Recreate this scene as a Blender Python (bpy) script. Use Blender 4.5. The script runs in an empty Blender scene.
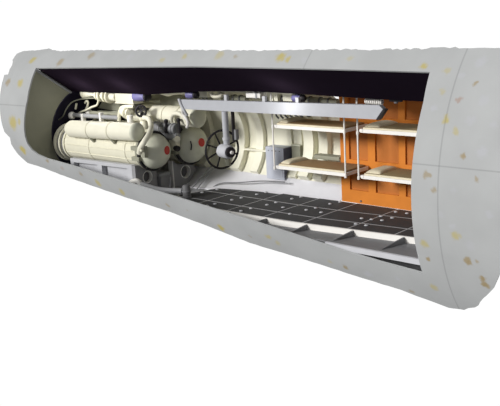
import bpy, bmesh, math, random
from mathutils import Vector, Matrix
from mathutils.geometry import delaunay_2d_cdt
random.seed(7)
S = bpy.context.scene
COL = S.collection

# ------------------------------------------------------------------ materials
def srgb(r, g, b):
    f = lambda c: c / 12.92 if c <= .04045 else ((c + .055) / 1.055) ** 2.4
    return (f(r / 255), f(g / 255), f(b / 255), 1)

def mat(name, rgb, rough=.6, noise=.06, scale=6, metal=0.0, spec=.3):
    m = bpy.data.materials.new(name); m.use_nodes = True
    nt = m.node_tree; b = nt.nodes['Principled BSDF']
    b.inputs['Roughness'].default_value = rough
    b.inputs['Metallic'].default_value = metal
    b.inputs['Specular IOR Level'].default_value = spec
    tc = nt.nodes.new('ShaderNodeTexCoord'); n = nt.nodes.new('ShaderNodeTexNoise')
    n.inputs['Scale'].default_value = scale; n.inputs['Detail'].default_value = 3
    nt.links.new(tc.outputs['Object'], n.inputs['Vector'])
    r = nt.nodes.new('ShaderNodeValToRGB')
    c = srgb(*rgb)
    r.color_ramp.elements[0].position = .3; r.color_ramp.elements[1].position = .7
    r.color_ramp.elements[0].color = [max(0, v * (1 - noise)) for v in c[:3]] + [1]
    r.color_ramp.elements[1].color = [min(1, v * (1 + noise)) for v in c[:3]] + [1]
    nt.links.new(n.outputs['Fac'], r.inputs['Fac']); nt.links.new(r.outputs['Color'], b.inputs['Base Color'])
    return m

CREAM = mat('cream_paint', (220, 217, 197), .5, .03)
CREAM2 = mat('pale_cream_paint', (226, 223, 205), .5, .02)
OLIVEC = mat('olive_cream_paint', (204, 205, 188), .45, .04)
RAILG = mat("rail_grey", (172, 174, 180), .6, .03)
BILGE = mat('pale_bilge_paint', (206, 206, 211), .6, .02)
PLATE = mat('grey_plate_steel', (140, 140, 143), .6, .04)
RED = mat('red_paint', (190, 52, 46), .5, .1, 20)
BLACK = mat('black_metal', (30, 27, 32), .5, .1)
DARK = mat('charcoal_metal', (98, 98, 100), .6, .06)
DECK = mat('deck_plate_steel', (64, 64, 66), .7, .08, 8)
SEAM = mat('deck_seam_steel', (178, 178, 180), .7, .05)
GREY = mat('grey_steel', (150, 151, 154), .6, .04)
LGREY = mat('light_grey_steel', (184, 185, 190), .6, .03)
MGREY = mat('mid_grey_steel', (124, 125, 128), .6, .05)
CRADLE = mat('cradle_grey', (150, 151, 153), .6, .05)
CABG = mat('blue_grey_enamel', (190, 194, 206), .5, .03)
BLUE = mat('violet_blue_enamel', (112, 109, 156), .4, .08)
ORANGE = mat('orange_wood', (204, 122, 40), .55, .07, 3)
ORANGE2 = mat('brown_orange_wood', (182, 108, 44), .55, .05, 3)
TAN = mat('tan_mattress_cloth', (150, 122, 86), .9, .05, 12)
TAN2 = mat('olive_tan_mattress_cloth', (140, 124, 92), .9, .05, 12)
WHITE = mat('white_enamel', (232, 230, 226), .5, .02)
PILLOW = mat('cream_pillow_cloth', (212, 203, 178), .9, .04, 10)
BULK = mat('olive_grey_bulkhead', (128, 128, 112), .7, .05, 2)
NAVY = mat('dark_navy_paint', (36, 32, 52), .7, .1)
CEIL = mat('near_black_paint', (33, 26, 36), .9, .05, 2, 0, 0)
CABSHADE = mat('shaded_blue_grey_enamel', (92, 92, 108), .5)  # cabinet enamel darkened to paint in the shade of its side
SHELL = mat('cream_hull_plating', (230, 228, 210), .6, .03, 1.5)
RIBM = mat('cream_rib_paint', (236, 234, 216), .6, .03)
DUCT = mat('grey_green_duct', (146, 146, 130), .6, .05)

# ------------------------------------------------------------------ mesh helpers
def obj(name, bm, m, parent=None, smooth=None):
    bmesh.ops.recalc_face_normals(bm, faces=bm.faces[:])
    me = bpy.data.meshes.new(name); bm.to_mesh(me); bm.free()
    me.materials.append(m)
    if smooth:
        me.polygons.foreach_set('use_smooth', [True] * len(me.polygons))
        me.set_sharp_from_angle(angle=math.radians(smooth))
    o = bpy.data.objects.new(name, me); COL.objects.link(o)
    if parent:
        o.parent = parent
        o.matrix_parent_inverse = Matrix.Translation(parent.location).inverted()
    return o
def thing(name, label, cat, loc, group=None):
    o = bpy.data.objects.new(name, None); COL.objects.link(o)
    o.location = loc; o.empty_display_size = .1
    o['label'] = label; o['category'] = cat
    if group: o['group'] = group
    return o
def tag(o, label, cat, group=None):
    o['label'] = label; o['category'] = cat
    if group: o['group'] = group
    return o
def struct(name, bm, m, parent=None, smooth=None, label=None, cat=None):
    o = obj(name, bm, m, parent, smooth)
    if not parent:
        o['kind'] = 'structure'
        if label: o['label'] = label; o['category'] = cat
    return o
def N(): return bmesh.new()

def box(bm, x0, x1, y0, y1, z0, z1, bev=0):
    v = [bm.verts.new((x, y, z)) for x in (x0, x1) for y in (y0, y1) for z in (z0, z1)]
    fs = [bm.faces.new([v[i] for i in q]) for q in ((0,1,3,2),(4,6,7,5),(0,4,5,1),(2,3,7,6),(0,2,6,4),(1,5,7,3))]
    if bev:
        es = list({e for f in fs for e in f.edges})
        bmesh.ops.bevel(bm, geom=es, offset=bev, segments=2, profile=.6, affect='EDGES')
    return bm
def frame_of(d):
    d = Vector(d).normalized()
    a = Vector((0, 0, 1)) if abs(d.z) < .9 else Vector((0, 1, 0))
    u = d.cross(a).normalized(); return d, u, d.cross(u).normalized()
def lathe(bm, prof, o, axis, seg=40, a0=0, a1=360):
    """prof: list of (distance along the axis, radius)"""
    d, u, w = frame_of(axis); o = Vector(o); rings = []
    for t, r in prof:
        if r < 1e-6: rings.append([bm.verts.new(o + d * t)])
        else: rings.append([bm.verts.new(o + d * t + u * (r * math.cos(2*math.pi*k/seg)) + w * (r * math.sin(2*math.pi*k/seg))) for k in range(seg)])
    for A, B in zip(rings, rings[1:]):
        for k in range(seg):
            j = (k + 1) % seg
            if len(A) == 1 and len(B) == 1: continue
            if len(A) == 1: bm.faces.new((A[0], B[k], B[j]))
            elif len(B) == 1: bm.faces.new((A[k], B[0], A[j]))
            else: bm.faces.new((A[k], B[k], B[j], A[j]))
    return bm
def cyl(bm, p0, p1, r, seg=24, bev=0):
    L = (Vector(p1) - Vector(p0)).length
    b = bev or min(.12 * r, .01)
    return lathe(bm, [(0, 0), (0, r - b), (b, r), (L - b, r), (L, r - b), (L, 0)], p0, Vector(p1) - Vector(p0), seg)
def ring(bm, c, axis, r0, r1, h, seg=48):
    return lathe(bm, [(0, r0), (0, r1), (h, r1), (h, r0), (0, r0)], c, axis, seg)
def torus(bm, c, axis, R, r, seg=56, ms=10):
    pr = [(r * math.cos(2*math.pi*k/ms), R + r * math.sin(2*math.pi*k/ms)) for k in range(ms + 1)]
    lathe(bm, pr, c, axis, seg); bmesh.ops.remove_doubles(bm, verts=bm.verts[:], dist=1e-5); return bm
def smooth_path(p, n=6):
    P = [Vector(q) for q in p]
    if len(P) < 3: return P
    out = []
    for i in range(len(P) - 1):
        a, b, c, d = P[max(i-1, 0)], P[i], P[i+1], P[min(i+2, len(P)-1)]
        for k in range(n):
            t = k / n
            out.append(.5 * ((2*b) + (c - a)*t + (2*a - 5*b + 4*c - d)*t*t + (3*b - a - 3*c + d)*t**3))
    return out + [P[-1]]
def tube(bm, pts, r, seg=12, n=6):
    P = smooth_path(pts, n); rings = []; u = None
    for i, p in enumerate(P):
        d = (P[min(i+1, len(P)-1)] - P[max(i-1, 0)]).normalized()
        if u is None: _, u, _ = frame_of(d)
        u = (u - d * u.dot(d)).normalized(); w = d.cross(u)
        rings.append([bm.verts.new(p + u * (r * math.cos(2*math.pi*k/seg)) + w * (r * math.sin(2*math.pi*k/seg))) for k in range(seg)])
    for A, B in zip(rings, rings[1:]):
        for k in range(seg): bm.faces.new((A[k], A[(k+1) % seg], B[(k+1) % seg], B[k]))
    bm.faces.new(rings[0]); bm.faces.new(rings[-1][::-1]); return bm
def inside(p, poly):
    c = False; x, y = p; n = len(poly)
    for i in range(n):
        (x0, y0), (x1, y1) = poly[i], poly[(i+1) % n]
        if (y0 > y) != (y1 > y) and x < (x1 - x0) * (y - y0) / (y1 - y0) + x0: c = not c
    return c
def plate(bm, outer, holes, fa, fb, extra=()):
    """flat polygon (with holes) triangulated, mapped to 3-D by fa (face) and fb (back), closed along its edges"""
    V, E = [], []
    for L in [outer] + list(holes):
        s = len(V); V += [Vector(q) for q in L]; E += [(s + i, s + (i+1) % len(L)) for i in range(len(L))]
    V += [Vector(q) for q in extra]
    vs, es, fs, *_ = delaunay_2d_cdt(V, E, [], 0, 1e-6)
    keep = []
    for f in fs:
        c = sum((vs[i] for i in f), Vector((0, 0))) / len(f)
        if inside(c, outer) and not any(inside(c, h) for h in holes): keep.append(f)
    used = {i for f in keep for i in f}
    A = {i: bm.verts.new(fa(vs[i])) for i in used}; B = {i: bm.verts.new(fb(vs[i])) for i in used}
    cnt = {}
    for f in keep:
        bm.faces.new([A[i] for i in f]); bm.faces.new([B[i] for i in reversed(f)])
        for i in range(len(f)):
            a, b = f[i], f[(i+1) % len(f)]; cnt.setdefault(frozenset((a, b)), []).append((a, b))
    for k, l in cnt.items():
        if len(l) == 1:
            a, b = l[0]; bm.faces.new((A[b], A[a], B[a], B[b]))
    return bm
def circ(cx, cy, r, n=40, a0=0): return [(cx + r * math.cos(a0 + 2*math.pi*k/n), cy + r * math.sin(a0 + 2*math.pi*k/n)) for k in range(n)]
def lerp_tab(tab, x):
    if x <= tab[0][0]: return tab[0][1]
    for (a, va), (b, vb) in zip(tab, tab[1:]):
        if x <= b: return va + (vb - va) * (x - a) / (b - a)
    return tab[-1][1]

# ------------------------------------------------------------------ outer hull (near side, with the big opening)
def hull(x, th, off=0):
    s = (x + 7) / 10.2
    yc, zc, R = -.6 + s * .86, 1.4 - s * .41, 1.89 + s * .98
    a = math.radians(th); R += off
    return Vector((x, yc - R * math.cos(a), zc + R * math.sin(a)))
K = 25.0      # degrees of the hull's girth per unit of the flat pattern
def dens(L, step, closed=True, jit=0):
    out = []
    for i in range(len(L) if closed else len(L) - 1):
        a, b = Vector(L[i]), Vector(L[(i+1) % len(L)])
        n = max(1, int((b - a).length / step))
        for k in range(n):
            p = a.lerp(b, k / n)
            if jit: p += Vector((random.uniform(-jit, jit), random.uniform(-jit, jit)))
            out.append((p.x, p.y))
    return out
sc = lambda L: [(x, t / K) for x, t in L]
TOPE = sc([(-8.1, 31.3), (-8.15, 37.3), (-7.99, 38.1), (-8.04, 40.8), (-8.09, 46.9), (-8.24, 52.4), (-8.36, 60.3), (-8.21, 63.4), (-7.52, 62.4), (-7.19, 63.5), (-6.98, 60.7), (-6.58, 58.4), (-5.43, 56.6), (-4.02, 53.6), (-2.76, 51.4), (-1.62, 49.6), (-0.59, 47.9), (0.33, 47.0), (1.18, 46.3), (1.96, 45.4), (2.68, 44.9), (3.18, 44.8), (3.65, 44.5), (3.95, 44.3), (4.19, 44.3)])
RB = sc([(4.41, 31.1), (4.54, 20.6), (4.61, 10.8), (4.65, 0.9), (4.64, -7.0), (4.6, -14.3), (4.48, -18.3), (4.35, -23.2), (4.13, -28.7), (3.93, -34.0), (3.7, -37.4), (3.42, -39.3)])
BOT = sc([(2.62, -37.6), (1.53, -38.1), (0.58, -38.1), (-0.61, -39.3), (-1.55, -36.4), (-2.6, -34.3), (-4.11, -33.6), (-5.09, -32.4), (-6.15, -31.0), (-6.71, -29.2), (-7.37, -29.1), (-7.6, -22.5), (-7.71, -14.8), (-7.66, -9.6), (-7.85, -6.0), (-7.89, -1.6)])
outer = dens(TOPE, .07, False, .016) + dens([TOPE[-1]] + RB, .09, False, .012)[1:] + dens([RB[-1]] + BOT, .12, False, .006) + dens([BOT[-1], TOPE[0]], .12, False)
OPEN = sc([(-6.98,42.7),(-3.96,41.4),(-1.77,40.5),(.75,38.4),(3.17,36.4),(3.21,26.8),(3.2,16),(3.19,6),(3.19,-2.6),(3.19,-11.8),(3.2,-25.3),
           (2.47,-25.7),(1.8,-25.5),(.89,-24.6),(-.23,-23.5),(-1.48,-22.6),(-2.86,-21.6),(-4.1,-20.9),(-5.11,-20.0),(-5.84,-19.8),(-6.35,-19.6),
           (-6.68,-18.2),(-6.86,-15.4),(-6.96,-11),(-6.98,-6),(-6.96,0),(-6.9,10),(-6.86,19),(-6.9,30)])
hole = dens(OPEN, .1)
extra = [(-8.8 + .12 * i + random.uniform(-.01, .01), -1.7 + .12 * j + random.uniform(-.01, .01)) for i in range(116) for j in range(38)]
hm = bpy.data.materials.new('hull_steel_with_growth'); hm.use_nodes = True
nt = hm.node_tree; B = nt.nodes['Principled BSDF']; B.inputs['Roughness'].default_value = .75; B.inputs['Specular IOR Level'].default_value = .15
def node(t, **k):
    n = nt.nodes.new(t)
    for a, b in k.items(): setattr(n, a, b)
    return n
def link(a, b): nt.links.new(a, b)
geo = node('ShaderNodeTexCoord'); POS = geo.outputs['Object']
ns = node('ShaderNodeTexNoise'); ns.inputs['Scale'].default_value = 9; ns.inputs['Detail'].default_value = 4; link(POS, ns.inputs['Vector'])
sub = node('ShaderNodeVectorMath', operation='SUBTRACT'); link(ns.outputs['Color'], sub.inputs[0]); sub.inputs[1].default_value = (.5, .5, .5)
mul = node('ShaderNodeVectorMath', operation='SCALE'); link(sub.outputs[0], mul.inputs[0]); mul.inputs['Scale'].default_value = .16
wob = node('ShaderNodeVectorMath', operation='ADD'); link(POS, wob.inputs[0]); link(mul.outputs[0], wob.inputs[1])
n2 = node('ShaderNodeTexNoise'); n2.inputs['Scale'].default_value = 1.3; n2.inputs['Detail'].default_value = 5; link(POS, n2.inputs['Vector'])
rp = node('ShaderNodeValToRGB'); rp.color_ramp.elements[0].position = .35; rp.color_ramp.elements[1].position = .68
rp.color_ramp.elements[0].color = srgb(*(162, 164, 165)); rp.color_ramp.elements[1].color = srgb(*(169, 171, 172))
link(n2.outputs['Fac'], rp.inputs['Fac']); cur = rp.outputs['Color']
def mixin(fac, rgb):
    global cur
    m = node('ShaderNodeMix', data_type='RGBA'); link(fac, m.inputs[0]); link(cur, m.inputs[6]); m.inputs[7].default_value = srgb(*rgb); cur = m.outputs[2]
YEL, TN, WHT, RDB = (172, 158, 84), (142, 122, 76), (172, 173, 180), (152, 126, 112)
SPOTS = [
((-7.35, -1.81, 2.85), 0.139, 'y', 0.7),
((-6.19, -1.87, 2.81), 0.132, 't', 0.55),
((-7.86, -2.22, 2.38), 0.112, 't', 0.6),
((-7.33, -2.22, 2.36), 0.137, 'y', 0.75),
((-7.4, -2.48, 1.48), 0.192, 'y', 0.75),
((-6.6, -2.47, 1.7), 0.079, 't', 0.5),
((-7.26, -2.4, 0.85), 0.137, 'y', 0.9),
((-7.14, -2.48, 1.54), 0.081, 'y', 0.6),
((-6.38, -2.36, 0.66), 0.079, 't', 0.6),
((-5.87, -2.33, 0.54), 0.078, 'r', 0.4),
((-5.19, -2.33, 0.47), 0.076, 't', 0.5),
((-4.69, -2.27, 0.31), 0.111, 'y', 0.6),
((-3.94, -2.24, 0.2), 0.108, 'y', 0.65),
((-2.53, -2.24, 0.07), 0.067, 't', 0.5),
((-1.95, -2.25, 0.05), 0.044, 't', 0.35),
((-1.2, -2.13, -0.21), 0.107, 'y', 0.9),
((-0.46, -2.15, -0.25), 0.041, 't', 0.4),
((0.05, -2.22, -0.17), 0.08, 'y', 0.55),
((0.23, -2.18, -0.27), 0.08, 'y', 0.4),
((1.62, -2.12, -0.47), 0.066, 't', 0.7),
((2.07, -2.12, -0.51), 0.093, 'w', 0.6),
((2.67, -2.19, -0.46), 0.072, 'w', 0.5),
((-5.2, -1.75, 2.93), 0.126, 't', 0.5),
((-2.79, -1.87, 2.85), 0.09, 'y', 0.4),
((-2.2, -1.81, 2.92), 0.088, 'y', 0.5),
((-1.27, -1.8, 2.93), 0.126, 'y', 0.4),
((-0.86, -1.84, 2.9), 0.083, 't', 0.4),
((0.22, -1.86, 2.9), 0.118, 'y', 0.8),
((0.4, -1.89, 2.87), 0.078, 'y', 0.7),
((3.03, -1.98, 2.78), 0.069, 'y', 0.75),
((3.42, -2.04, 2.71), 0.067, 'y', 0.4),
((3.48, -2.22, 2.44), 0.066, 'y', 0.35),
((3.95, -2.15, 2.56), 0.049, 't', 0.6),
((3.75, -2.27, 2.35), 0.049, 'r', 0.6),
((3.62, -2.39, 2.09), 0.082, 'y', 0.75),
((3.81, -2.45, 1.94), 0.065, 'y', 0.5),
((3.4, -2.33, 2.22), 0.066, 'w', 0.5),
((3.99, -2.39, 2.09), 0.08, 'w', 0.4),
((3.91, -1.95, 2.83), 0.099, 'w', 0.5),
((3.69, -2.08, 2.66), 0.066, 'w', 0.4),
((4.12, -2.27, 2.35), 0.097, 'w', 0.4),
((4.34, -2.41, 2.05), 0.079, 'w', 0.4),
((4.22, -2.53, 1.69), 0.095, 'w', 0.5),
((3.97, -2.54, 1.62), 0.056, 't', 0.7),
((3.44, -2.59, 1.33), 0.066, 't', 0.55),
((4.2, -2.6, 1.34), 0.048, 't', 0.5),
((3.54, -2.61, 1.11), 0.057, 't', 0.55),
((3.88, -2.58, 0.49), 0.082, 'y', 0.6),
((3.36, -2.53, 0.29), 0.084, 'y', 0.6),
((3.37, -2.46, 0.05), 0.051, 't', 0.75),
((4.02, -2.51, 0.17), 0.066, 't', 0.7),
((4.04, -2.5, 0.11), 0.05, 't', 0.7),
((4.17, -2.52, 0.17), 0.049, 't', 0.5),
((4.22, -2.43, -0.11), 0.066, 't', 0.8),
((4.23, -2.39, -0.2), 0.067, 't', 0.8),
((3.33, -2.23, -0.46), 0.079, 'y', 0.5),
((3.85, -2.6, 0.63), 0.049, 'w', 0.4),
((2.82, -2.06, -0.67), 0.055, 't', 0.5),
((4.09, -2.57, 0.4), 0.098, 'w', 0.3),
((3.65, -2.61, 0.78), 0.082, 'w', 0.3),
((1.32, -2.13, -0.44), 0.058, 'y', 0.3),
((0.77, -1.91, 2.85), 0.076, 'w', 0.35),
((1.66, -1.89, 2.88), 0.073, 'y', 0.3),
((-3.84, -1.8, 2.9), 0.119, 'w', 0.3),
((3.88, -2.61, 1.16), 0.065, 'w', 0.3),
((4.41, -2.62, 0.88), 0.064, 'w', 0.4)]
for (c, r, k, amt) in SPOTS:
    d = node('ShaderNodeVectorMath', operation='DISTANCE'); link(wob.outputs[0], d.inputs[0]); d.inputs[1].default_value = c
    mr = node('ShaderNodeMapRange', interpolation_type='SMOOTHSTEP'); link(d.outputs['Value'], mr.inputs['Value'])
    mr.inputs['From Min'].default_value = r * 1.15; mr.inputs['From Max'].default_value = r * .35
    mr.inputs['To Min'].default_value = 0; mr.inputs['To Max'].default_value = amt
    mixin(mr.outputs[0], {'y': YEL, 't': TN, 'w': WHT, 'r': RDB}[k])
sep = node('ShaderNodeSeparateXYZ'); link(POS, sep.inputs[0])
def math_(op, a, b):
    m = node('ShaderNodeMath', operation=op)
    for i, v in enumerate((a, b)):
        if isinstance(v, (int, float)): m.inputs[i].default_value = v
        else: link(v, m.inputs[i])
    return m.outputs[0]
def seam(axis, v, w, cond=None):
    f = math_('LESS_THAN', math_('ABSOLUTE', math_('SUBTRACT', sep.outputs[axis], v), 0), w)
    if cond: f = math_('MULTIPLY', f, math_(cond[1], sep.outputs[cond[0]], cond[2]))
    mixin(math_('MULTIPLY', f, .32), (110, 112, 112))
seam(0, 3.62, .012); seam(2, 1.46, .01, (0, 'GREATER_THAN', 3.15)); seam(2, 1.88, .012, (0, 'LESS_THAN', -6.9)); seam(0, .82, .012, (2, 'GREATER_THAN', 2.5))
link(cur, B.inputs['Base Color'])
struct('wall_front', plate(N(), outer, [hole], lambda p: hull(p.x, p.y * K), lambda p: hull(p.x, p.y * K, -.035), extra), hm, None, 35)

# ------------------------------------------------------------------ ceiling, bulkheads, far shell, floor
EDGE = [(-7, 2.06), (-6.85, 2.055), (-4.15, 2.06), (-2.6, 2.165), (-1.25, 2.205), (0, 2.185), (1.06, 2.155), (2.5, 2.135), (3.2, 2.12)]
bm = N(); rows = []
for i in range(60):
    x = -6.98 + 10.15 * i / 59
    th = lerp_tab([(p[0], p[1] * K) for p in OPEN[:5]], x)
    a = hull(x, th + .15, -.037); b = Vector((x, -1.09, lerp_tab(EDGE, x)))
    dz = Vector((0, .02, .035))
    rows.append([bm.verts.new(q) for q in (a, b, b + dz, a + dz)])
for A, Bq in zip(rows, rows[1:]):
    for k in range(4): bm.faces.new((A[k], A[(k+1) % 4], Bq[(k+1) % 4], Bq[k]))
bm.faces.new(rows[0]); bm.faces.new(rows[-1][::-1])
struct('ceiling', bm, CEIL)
# olive bulkhead at the forward end with its round opening
PC = (-.67, 1.04); PR = 1.10
arc = [hull(-7.02, t, -.04) for t in range(-24, 46, 5)]
bo = [(p.y, p.z) for p in arc] + [(.45, 2.3), (.45, .1)] + [(q[1], q[2]) for q in ((-7.000, -0.992, -0.044), (-7.000, -1.378, 0.126), (-7.000, -1.697, 0.280), (-7.000, -2.031, 0.459), (-7.000, -2.257, 0.580))]
struct('wall_left', plate(N(), bo, [circ(PC[0], PC[1], PR, 72)], lambda p: Vector((-7.0, p.x, p.y)), lambda p: Vector((-7.06, p.x, p.y))), BULK)
bm = N()
d0, d1 = Vector((-6.97, -2.0, 2.645)), Vector((-6.97, -1.12, 2.035))
tube(bm, [d0, d1], .03, 4, 1)
struct('trim_1', bm, MGREY)
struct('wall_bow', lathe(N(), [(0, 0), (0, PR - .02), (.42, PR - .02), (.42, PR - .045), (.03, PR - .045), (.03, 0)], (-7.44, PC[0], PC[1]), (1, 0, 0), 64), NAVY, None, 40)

# pressure hull: cream far side, grey bilge, roof strip
def shell_strip(bm, x0, x1, a0, a1, r=PR, t=.03, n=30, nx=1):
    def P(x, a, q):
        a = math.radians(a); return Vector((x, PC[0] + q * math.cos(a), PC[1] + q * math.sin(a)))
    xs = [x0 + (x1 - x0) * i / nx for i in range(nx + 1)]
    G = [[[bm.verts.new(P(x, a0 + (a1 - a0) * k / n, q)) for k in range(n + 1)] for x in xs] for q in (r, r + t)]
    for i in range(nx):
        for k in range(n):
            bm.faces.new((G[0][i][k], G[0][i][k+1], G[0][i+1][k+1], G[0][i+1][k])); bm.faces.new((G[1][i][k], G[1][i+1][k], G[1][i+1][k+1], G[1][i][k+1]))
    for i in range(nx):
        for k in (0, n): bm.faces.new((G[0][i][k], G[0][i+1][k], G[1][i+1][k], G[1][i][k]))
    for k in range(n):
        for i in (0, nx): bm.faces.new((G[0][i][k], G[0][i][k+1], G[1][i][k+1], G[1][i][k]))
    return bm
wb = struct('wall_back', shell_strip(N(), -7.0, -.02, -43, 95, n=48), SHELL, None, 40)
def sheet(bm, rows, t):
    """rows of points lofted into a closed sheet of thickness t (downwards)"""
    n = len(rows[0]); A = [[bm.verts.new(p) for p in r] for r in rows]; Bt = [[bm.verts.new(Vector(p) - Vector((0, 0, t))) for p in r] for r in rows]
    for i in range(len(rows) - 1):
        for k in range(n - 1):
            bm.faces.new((A[i][k], A[i+1][k], A[i+1][k+1], A[i][k+1])); bm.faces.new((Bt[i][k], Bt[i][k+1], Bt[i+1][k+1], Bt[i+1][k]))
        for k in (0, n - 1): bm.faces.new((A[i][k], A[i+1][k], Bt[i+1][k], Bt[i][k]))
    for i in (0, len(rows) - 1):
        for k in range(n - 1): bm.faces.new((A[i][k], A[i][k+1], Bt[i][k+1], Bt[i][k]))
    return bm
BY = [(-7, -.55), (-3.4, -.55), (-3.0, -.36), (-2.7, -.29), (-1.4, -.06), (0, -.03)]
rows = []
for i in range(36):
    x = -7 + 6.98 * i / 35; a0 = math.radians(-42); p0 = (PC[0] + PR * math.cos(a0), PC[1] + PR * math.sin(a0)); yb = lerp_tab(BY, x)
    r = []
    for k in range(9):
        u = k / 8; y = p0[0] + (yb - p0[0]) * u; z = p0[1] * (1 - u) ** 1.35 - .002 * u
        if x < -4: z = max(z, -.0976 * (x + 4.0))
        r.append(Vector((x, y, z)))
    rows.append(r)
struct('trim_2', sheet(N(), rows, .02), BILGE, None, 40)
rows = [[Vector((x, y, max(-.02, -.0976 * (x + 4.0)) - .004)) for y in (-.50, -1.62 if x < -3.6 else -1.5)] for x in (-6.98, -5.5, -4.2, -3.6, -2.9)]
struct('trim_6', sheet(N(), rows, .02), GREY)
struct('trim_3', shell_strip(N(), 0.0, 3.1, 74, 95, n=12), SHELL, None, 40)
def rib(x0, x1, h, a0=-43, a1=94, m=RIBM):
    return obj('rib', shell_strip(N(), x0, x1, a0, a1, PR - h, h + .005, 44), m, wb, 40)
for x0, x1, h in [(-5.2,-4.95,.1),(-4.1,-3.85,.12),(-3.05,-2.78,.14),(-2.47,-2.27,.10),(-1.63,-1.53,.05),(-1.44,-1.35,.05),(-1.33,-1.24,.07),(-1.13,-.88,.15),(-.75,-.53,.14)]: rib(x0, x1, h)
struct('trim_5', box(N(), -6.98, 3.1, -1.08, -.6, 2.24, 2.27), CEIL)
# stringer along the plating
struct_line = obj('stringer', box(N(), -3.3, -2.05, .25, .40, .755, .79), RIBM, wb)

# floor: steel frame, dark deck plates with pale studs
SK = lambda x, y: y + .105 * max(0, x)
fl = N(); plate(fl, [(-3.40, -1.30), (-2.2, -1.70), (0, -1.70), (2.95, SK(2.95, -1.70)), (2.95, -.002), (-1.0, -.03), (-2.6, -.25), (-3.05, -.30)], [], lambda p: Vector((p.x, p.y, -.004)), lambda p: Vector((p.x, p.y, -.04)))
floor = struct('floor', fl, SEAM)
rows_y = [(-.64, -.02), (-1.27, -.685), (-1.685, -1.315)]
xs = [-3.36, -2.40, -1.46, -.53, .36, 1.27, 2.15, 2.93]
plates = {}
for j, (y0, y1) in enumerate(rows_y):
    for i in range(7):
        a, b = xs[i] + .018, xs[i+1] - .018
        q = N()
        if i == 0:
            poly = {0: [(-3.15, y0), (b, y0), (b, -.20), (-3.0, -.30)], 1: [(-3.3, y0), (b, y0), (b, y1), (-3.14, y1)], 2: [(-2.42, -1.58), (b, -1.60), (b, y1), (-3.2, y1)]}[j]
        else:
            yb = {1: -.16, 2: -.07, 3: -.03}.get(i, -.012) if j == 0 else None
            poly = [(a, SK(a, y0)), (b, SK(b, y0)), (b, yb if j == 0 else SK(b, y1)), (a, yb if j == 0 else SK(a, y1))]
        plate(q, poly, [], lambda p: Vector((p.x, p.y, 0)), lambda p: Vector((p.x, p.y, -.004)))
        plates[(i, j)] = obj('deck_plate', q, DECK, floor)
STUDS = [(-3.32, -1.15), (-3.04, -0.83), (-2.96, -0.46), (-2.04, -1.44), (-2.06, -1.64), (-1.87, -0.4), (-1.83, -0.16), (-1.98, -1.02), (-1.94, -0.79), (-1.07, -0.98), (-1.05, -0.74), (-0.97, -0.35), (-0.66, -0.98), (-1.18, -1.6), (-1.15, -1.35), (-0.22, -1.3), (-0.92, -0.13), (-0.05, -0.31), (0.02, -0.09), (-0.15, -0.91), (-0.09, -0.7), (0.21, -0.92), (1.23, -1.26), (1.44, -1.25), (1.1, -0.9), (1.29, -0.87), (1.48, -0.83), (1.31, -0.61), (1.54, -0.6), (1.36, -0.21), (1.43, 0.05), (1.59, -0.2)]
for x, y in STUDS:
    key = None
    for (i, j) in plates:
        if xs[i] - (.1 if i == 0 else 0) <= x < xs[i+1] and rows_y[j][0] - .02 <= y - (.105 * max(0, x) if j or y < -.4 else 0) < rows_y[j][1] + .03: key = (i, j)
    if key is None: continue
    obj('stud', lathe(N(), [(0, .036), (.008, .036), (.016, .026), (.016, 0)], (x, y, 0), (0, 0, 1), 14), LGREY, plates[key], 40)
# near-side floor frame: pale riser, ribs, sloping tray, flange
def yz_prism(bm, x0, x1, poly):
    return plate(bm, poly, [], lambda p: Vector((x0, p.x, p.y)), lambda p: Vector((x1, p.x, p.y)))
TX = [-2.0, 0, 3.1]
def skew_box(bm, y0, y1, z0, z1, x0=-2.0, x1=3.1):
    pts = [(x, SK(x, y)) for x, y in ((x0, y0), (0, y0), (x1, y0), (x1, y1), (0, y1), (x0, y1))]
    return plate(bm, pts, [], lambda p: Vector((p.x, p.y, z1)), lambda p: Vector((p.x, p.y, z0)))
tr = struct('trim_4', skew_box(N(), -1.735, -1.702, -.125, -.002), WHITE)
rows = []
for x in (-1.4, -.7, 0, .8, 1.6, 2.4, 3.1):
    y0, yn = SK(x, -1.735), (-2.24 if x > 1 else -2.21 if x > .2 else -2.17)
    e = 0 if x > .5 else .03 * (.5 - x)
    rows.append([Vector((x, y0, -.105)), Vector((x, -2.1, -.06 + e)), Vector((x, yn, -.05 + e))])
struct('tray', sheet(N(), rows, .02), MGREY, tr)
for x in (-1.32, -.40, .50, 1.42, 2.36):
    ye = SK(x, -1.735)
    struct('tray_rib', yz_prism(N(), x - .03, x, [(ye, -.012), (ye, -.11), (-2.15, -.045 if x > 0 else -.01)]), MGREY, tr)
rows = []
for x in (.45, .8, 1.2, 1.8, 2.4, 3.15):
    q = hull(x, -28.5 if x > 1 else -26.5, -.075); rows.append([Vector((x, -1.72, min(q.z, -.16))), q])
struct('trim_7', sheet(N(), rows, .02), DARK)  # dark sheet added to close the gap, its shade put into the colour
struct('tray_flange', yz_prism(N(), 1.35, 3.14, [(-2.245, -.045), (-2.285, -.05), (-2.285, -.135), (-2.245, -.135)]), LGREY, tr)

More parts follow.
